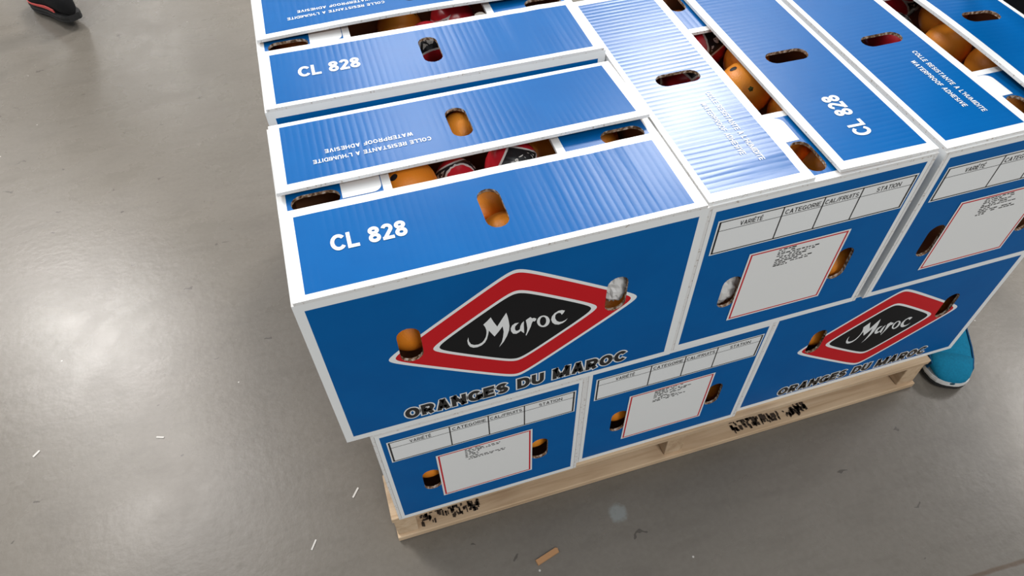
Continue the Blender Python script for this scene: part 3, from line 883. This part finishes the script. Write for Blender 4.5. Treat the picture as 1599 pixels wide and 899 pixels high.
def make_shoe(root, name, loc, heading, pitch, mats, scale=1.0, band=(0.028, 0.72)):
    """shoe with its heel at loc, toe along heading"""
    upper, mid, sole, accent = mats
    ob = empty(name, (0, 0, 0)); ob.parent = root
    M = Matrix.Translation(Vector(loc) - root.location) @ Matrix.Rotation(heading, 4, 'Z') @ Matrix.Rotation(pitch, 4, 'Y') @ Matrix.Scale(scale, 4)
    def T3(p): return tuple(M @ Vector(p))
    def ring(x, w, z0, z1, n=20, p=2.4):
        out = []
        for i in range(n):
            a = 2 * math.pi * i / n
            c, s_ = math.cos(a), math.sin(a)
            out.append(T3((x, w * math.copysign(abs(c) ** (2 / p), c), (z0 + z1) / 2 + (z1 - z0) / 2 * math.copysign(abs(s_) ** (2 / p), s_))))
        return out
    def slab(x, w, z0, z1): return [T3((x, w * c, z)) for c, z in ((-0.94, z0), (0.94, z0), (1.0, (z0 + z1) / 2), (0.97, z1), (-0.97, z1), (-1.0, (z0 + z1) / 2))]
    def spring(x): return 0.010 * max(0.0, (x - 0.20) / 0.09) ** 2
    link('outsole', loft('outsole', [slab(x, w + 0.004, spring(x), 0.009 + spring(x)) for x, w, h in STN], sole, False), ob)
    link('midsole', loft('midsole', [slab(x, w + 0.0045, 0.0092 + spring(x), 0.022 + spring(x)) for x, w, h in STN], mid, False), ob)
    up = link('upper', loft('upper', [ring(x, w, 0.020 + spring(x) * 0.5, h) for x, w, h in STN], upper), ob)
    # toe cap overlay, side overlay, tongue, laces
    cap = [(x, w, h) for x, w, h in STN if x > 0.228]
    link('toe_cap', loft('toe_cap', [ring(x, w + 0.0012, 0.024, h + 0.0012) for x, w, h in cap], upper), ob)
    for s_ in (-1, 1):
        V = []
        for x, w, h in STN[3:11]:
            V += [T3((x, s_ * (w + 0.0022), band[0])), T3((x, s_ * (w * (1 - 0.14 * band[1]) + 0.0035), band[0] + (h - band[0]) * band[1]))]
        Fc = [[2 * k, 2 * k + 2, 2 * k + 3, 2 * k + 1] for k in range(7)]
        o = link('side_stripe', mesh_from('side_stripe', V, Fc, [accent]), ob)
        md = o.modifiers.new('cloth', 'SOLIDIFY'); md.thickness = 0.0025; md.offset = 0
    for k in range(4):
        x = 0.128 + k * 0.019
        h = 0.091 - k * 0.0075
        V = [T3((x + dx, y, h + 0.006 - 0.010 * (abs(y) / 0.022) ** 2 + dz)) for y in (-0.022, -0.011, 0, 0.011, 0.022) for dx, dz in ((-.003, 0), (0, .003), (.003, 0), (0, -.003))]
        Fc = [[4 * j + i, 4 * j + (i + 1) % 4, 4 * j + 4 + (i + 1) % 4, 4 * j + 4 + i] for j in range(4) for i in range(4)]
        link('lace', mesh_from('lace', V, Fc, [accent]), ob)
    return ob


def cloth(name, c, rough=0.85):
    m, nt, b = new_mat(name, c, rough, 0.2)
    n = NT(nt)
    tc = n.node('ShaderNodeTexCoord')
    k = n.noise(tc.outputs['Object'], 220.0, 2)
    n.link(n.mix(k.outputs[0], tuple(x * 0.75 for x in c), tuple(x * 1.25 for x in c)), b.inputs['Base Color'])
    return m


M_DARKCLOTH = cloth('dark_clothing', (0.012, 0.014, 0.016))
M_BLUEUP = cloth('blue_mesh_upper', (0.004, 0.17, 0.30))
M_BLUEDK = cloth('dark_blue_overlay', (0.004, 0.07, 0.17))
M_BLACKUP = cloth('black_mesh_upper', (0.012, 0.012, 0.013))
M_PINK, _, _ = new_mat('coral_trim', (0.75, 0.10, 0.09), 0.6)
M_MIDW, _, _ = new_mat('white_midsole', (0.72, 0.72, 0.70), 0.6)
M_SOLE, _, _ = new_mat('black_outsole', (0.015, 0.015, 0.015), 0.7)
M_SKIN, _, _ = new_mat('skin', (0.52, 0.31, 0.22), 0.5)


def make_person(label, base, ankles, pelvis, facing, shoes):
    """standing figure: dark clothed body, head and hands; ankles = two world points"""
    root = empty('person', base)
    set_props(root, label, 'person')
    B = Vector(base)
    f = Vector((math.cos(facing), math.sin(facing), 0)); side = Vector((-f.y, f.x, 0))
    p = Vector(pelvis)
    V, E, Rr = [], [], []
    def add(q, r, parent=None):
        V.append(Vector(q) - B); Rr.append(r)
        if parent is not None: E.append((parent, len(V) - 1))
        return len(V) - 1
    ip = add(p, 0.125)
    waist = add(p + Vector((0, 0, 0.20)), 0.125, ip)
    chest = add(p + Vector((0, 0, 0.40)), 0.145, waist)
    neckb = add(p + Vector((0, 0, 0.53)), 0.075, chest)
    for s_, an in zip((1, -1), ankles):
        a = Vector(an)
        hip = p + side * s_ * 0.095 + Vector((0, 0, -0.06))
        h = add(hip, 0.092, ip)
        kn = add((hip + a) / 2 + f * 0.035 + Vector((0, 0, 0.02)), 0.064, h)
        cf = add((hip * 0.28 + a * 0.72) - f * 0.01, 0.058, kn)
        add(a, 0.047, cf)
        sh = add(p + side * s_ * 0.19 + Vector((0, 0, 0.47)), 0.062, chest)
        el = add(p + side * s_ * 0.25 - f * 0.03 + Vector((0, 0, 0.19)), 0.045, sh)
        add(p + side * s_ * 0.25 + f * 0.09 + Vector((0, 0, -0.03)), 0.033, el)
    me = bpy.data.meshes.new('body')
    me.from_pydata([tuple(v) for v in V], E, [])
    me.materials.append(M_DARKCLOTH)
    bd = link('body', me, root)
    sk = bd.modifiers.new('skin', 'SKIN')
    for i, d in enumerate(me.skin_vertices[0].data):
        d.radius = (Rr[i], Rr[i]); d.use_root = (i == 0)
    ss = bd.modifiers.new('subdivision', 'SUBSURF'); ss.levels = 1; ss.render_levels = 2
    # head with neck, nose and ears; hair cap
    hc = p + Vector((0, 0, 0.73)) + f * 0.02 - B
    hd = sphere_mesh('head', M_SKIN, 28, 20, 1.0, 0, 2, False)
    for v in hd.vertices:
        q = v.co.copy(); w = 0.075 if q.z > -0.2 else 0.075 * (1.0 + 0.30 * (q.z + 0.2))
        fwd, lat = q.x, q.y
        nose = 0.022 * math.exp(-((fwd - 1) ** 2 / 0.02 + lat ** 2 / 0.02 + (q.z + 0.12) ** 2 / 0.05))
        v.co = hc + f * (fwd * 0.095 + nose) + side * lat * w + Vector((0, 0, q.z * 0.118))
    link('head', hd, root)
    hr = sphere_mesh('hair', M_DARKCLOTH, 28, 20, 1.0, 0.03, 5, False)
    for v in hr.vertices:
        q = v.co.copy()
        v.co = hc + f * (q.x * 0.095 - 0.014) + side * q.y * 0.080 + Vector((0, 0, q.z * 0.098 + 0.030))
    link('hair', hr, root)
    nk = [[tuple(hc + Vector((0.05 * math.cos(a), 0.05 * math.sin(a), z)) - f * 0.015) for a in [2 * math.pi * i / 14 for i in range(14)]] for z in (-0.22, -0.14, -0.06)]
    link('neck', loft('neck', nk, M_SKIN), root)
    for s_ in (1, -1):
        hp = p + side * s_ * 0.25 + f * 0.105 + Vector((0, 0, -0.06)) - B
        hb = sphere_mesh('hand', M_SKIN, 14, 10, 1.0, 0, 1, False)
        for v in hb.vertices:
            q = v.co.copy(); v.co = hp + f * q.x * 0.034 + side * q.y * 0.015 + Vector((0, 0, q.z * 0.045))
        hand = link('hand', hb, root)
        for k in range(5):
            o0 = hp + f * (0.026 - 0.017 * k if k < 4 else 0.034) + Vector((0, 0, -0.035 if k < 4 else 0.0))
            d1 = Vector((0, 0, -1)) if k < 4 else (f * 0.6 + Vector((0, 0, -0.8)))
            ln = (0.062, 0.072, 0.068, 0.054, 0.048)[k]
            rg = [[tuple(o0 + d1 * ln * t + f * 0.012 * t * t + (f * math.cos(a) + side * math.sin(a)) * 0.008 * (1 - 0.35 * t)) for a in [2 * math.pi * i / 8 for i in range(8)]] for t in (0, .35, .7, 1)]
            link('finger' if k < 4 else 'thumb', loft('finger', rg, M_SKIN), hand)
    for (loc, hd_, pitch, mats) in shoes:
        make_shoe(root, 'shoe', loc, hd_, pitch, mats, band=(0.030, 0.16) if mats[0] is M_BLACKUP else (0.028, 0.72))
    return root


hd1 = math.atan2(-0.89, -0.45)
toe = Vector((1.206, -0.026, 0)); hv = Vector((math.cos(hd1), math.sin(hd1), 0))
heel = toe - hv * 0.288
make_person('person in dark clothes and bright blue sports shoe, behind the right end of the pallet', (1.42, 0.42, 0),
            (heel + hv * 0.06 + Vector((0, 0, 0.10)), Vector((1.50, 0.52, 0.10))), (1.43, 0.36, 0.93), hd1,
            ((tuple(heel), hd1, 0.0, (M_BLUEUP, M_MIDW, M_SOLE, M_BLUEDK)),
             ((1.53, 0.575, 0), hd1 + 0.15, 0.0, (M_BLUEUP, M_MIDW, M_SOLE, M_BLUEDK))))
hd2 = math.atan2(0.83, -0.55)
make_person('person walking away at the upper left in a black sports shoe with coral trim', (-1.05, 2.75, 0),
            (Vector((-0.733, 2.19, 0.125)), Vector((-1.28, 2.88, 0.10))), (-1.02, 2.62, 0.93), hd2,
            (((-0.700, 2.130, 0.030), hd2, 0.10, (M_BLACKUP, M_SOLE, M_SOLE, M_PINK)),
             ((-1.24, 2.83, 0), hd2, 0.0, (M_BLACKUP, M_SOLE, M_SOLE, M_PINK))))

# ------------------------------------------------------------------ litter on the floor
M_CHIP, _, _ = new_mat('wood_chip', (0.42, 0.23, 0.11), 0.8, 0.2)
M_SLIVER, _, _ = new_mat('paper_sliver', (0.62, 0.60, 0.56), 0.8, 0.2)


def sliver(name, a, b, w, t, mat, label, cat):
    a, b = Vector(a), Vector(b)
    c = (a + b) / 2; d = (b - a); ln = d.length
    V = [(-ln / 2, -w / 2, 0), (ln / 2 * 0.93, -w / 2 * 0.9, 0), (ln / 2, w / 2 * 0.5, 0), (ln / 2 * 0.85, w / 2, 0), (-ln / 2 * 0.97, w / 2 * 0.9, 0)]
    n = len(V)
    V2 = V + [(x * 0.97, y * 0.9, t) for x, y, z in V]
    Fc = [list(range(n))[::-1], [n + i for i in range(n)]] + [[i, (i + 1) % n, n + (i + 1) % n, n + i] for i in range(n)]
    o = link(name, mesh_from(name, V2, Fc, [mat]))
    o.location = (c.x, c.y, 0.0004); o.rotation_euler = (0, 0, math.atan2(d.y, d.x))
    set_props(o, label, cat)


sliver('wood_chip', (0.252, -0.110), (0.299, -0.098), 0.0115, 0.003, M_CHIP, 'flat brown wood chip lying on the floor in front of the pallet', 'wood chip')
sliver('paper_sliver', (-0.142, 0.038), (-0.131, 0.056), 0.0035, 0.001, M_SLIVER, 'pale sliver on the floor left of the pallet, nearest the bottom edge', 'debris')
sliver('paper_sliver', (-0.667, 0.401), (-0.655, 0.413), 0.005, 0.001, M_SLIVER, 'pale scrap on the floor near the left edge of the picture', 'debris')
sliver('paper_sliver', (-0.424, 0.372), (-0.408, 0.366), 0.004, 0.001, M_SLIVER, 'pale sliver below the bright floor reflection', 'debris')
sliver('paper_sliver', (-0.052, 0.117), (-0.038, 0.135), 0.004, 0.001, M_SLIVER, 'pale sliver on the floor beside the left pallet corner', 'debris')
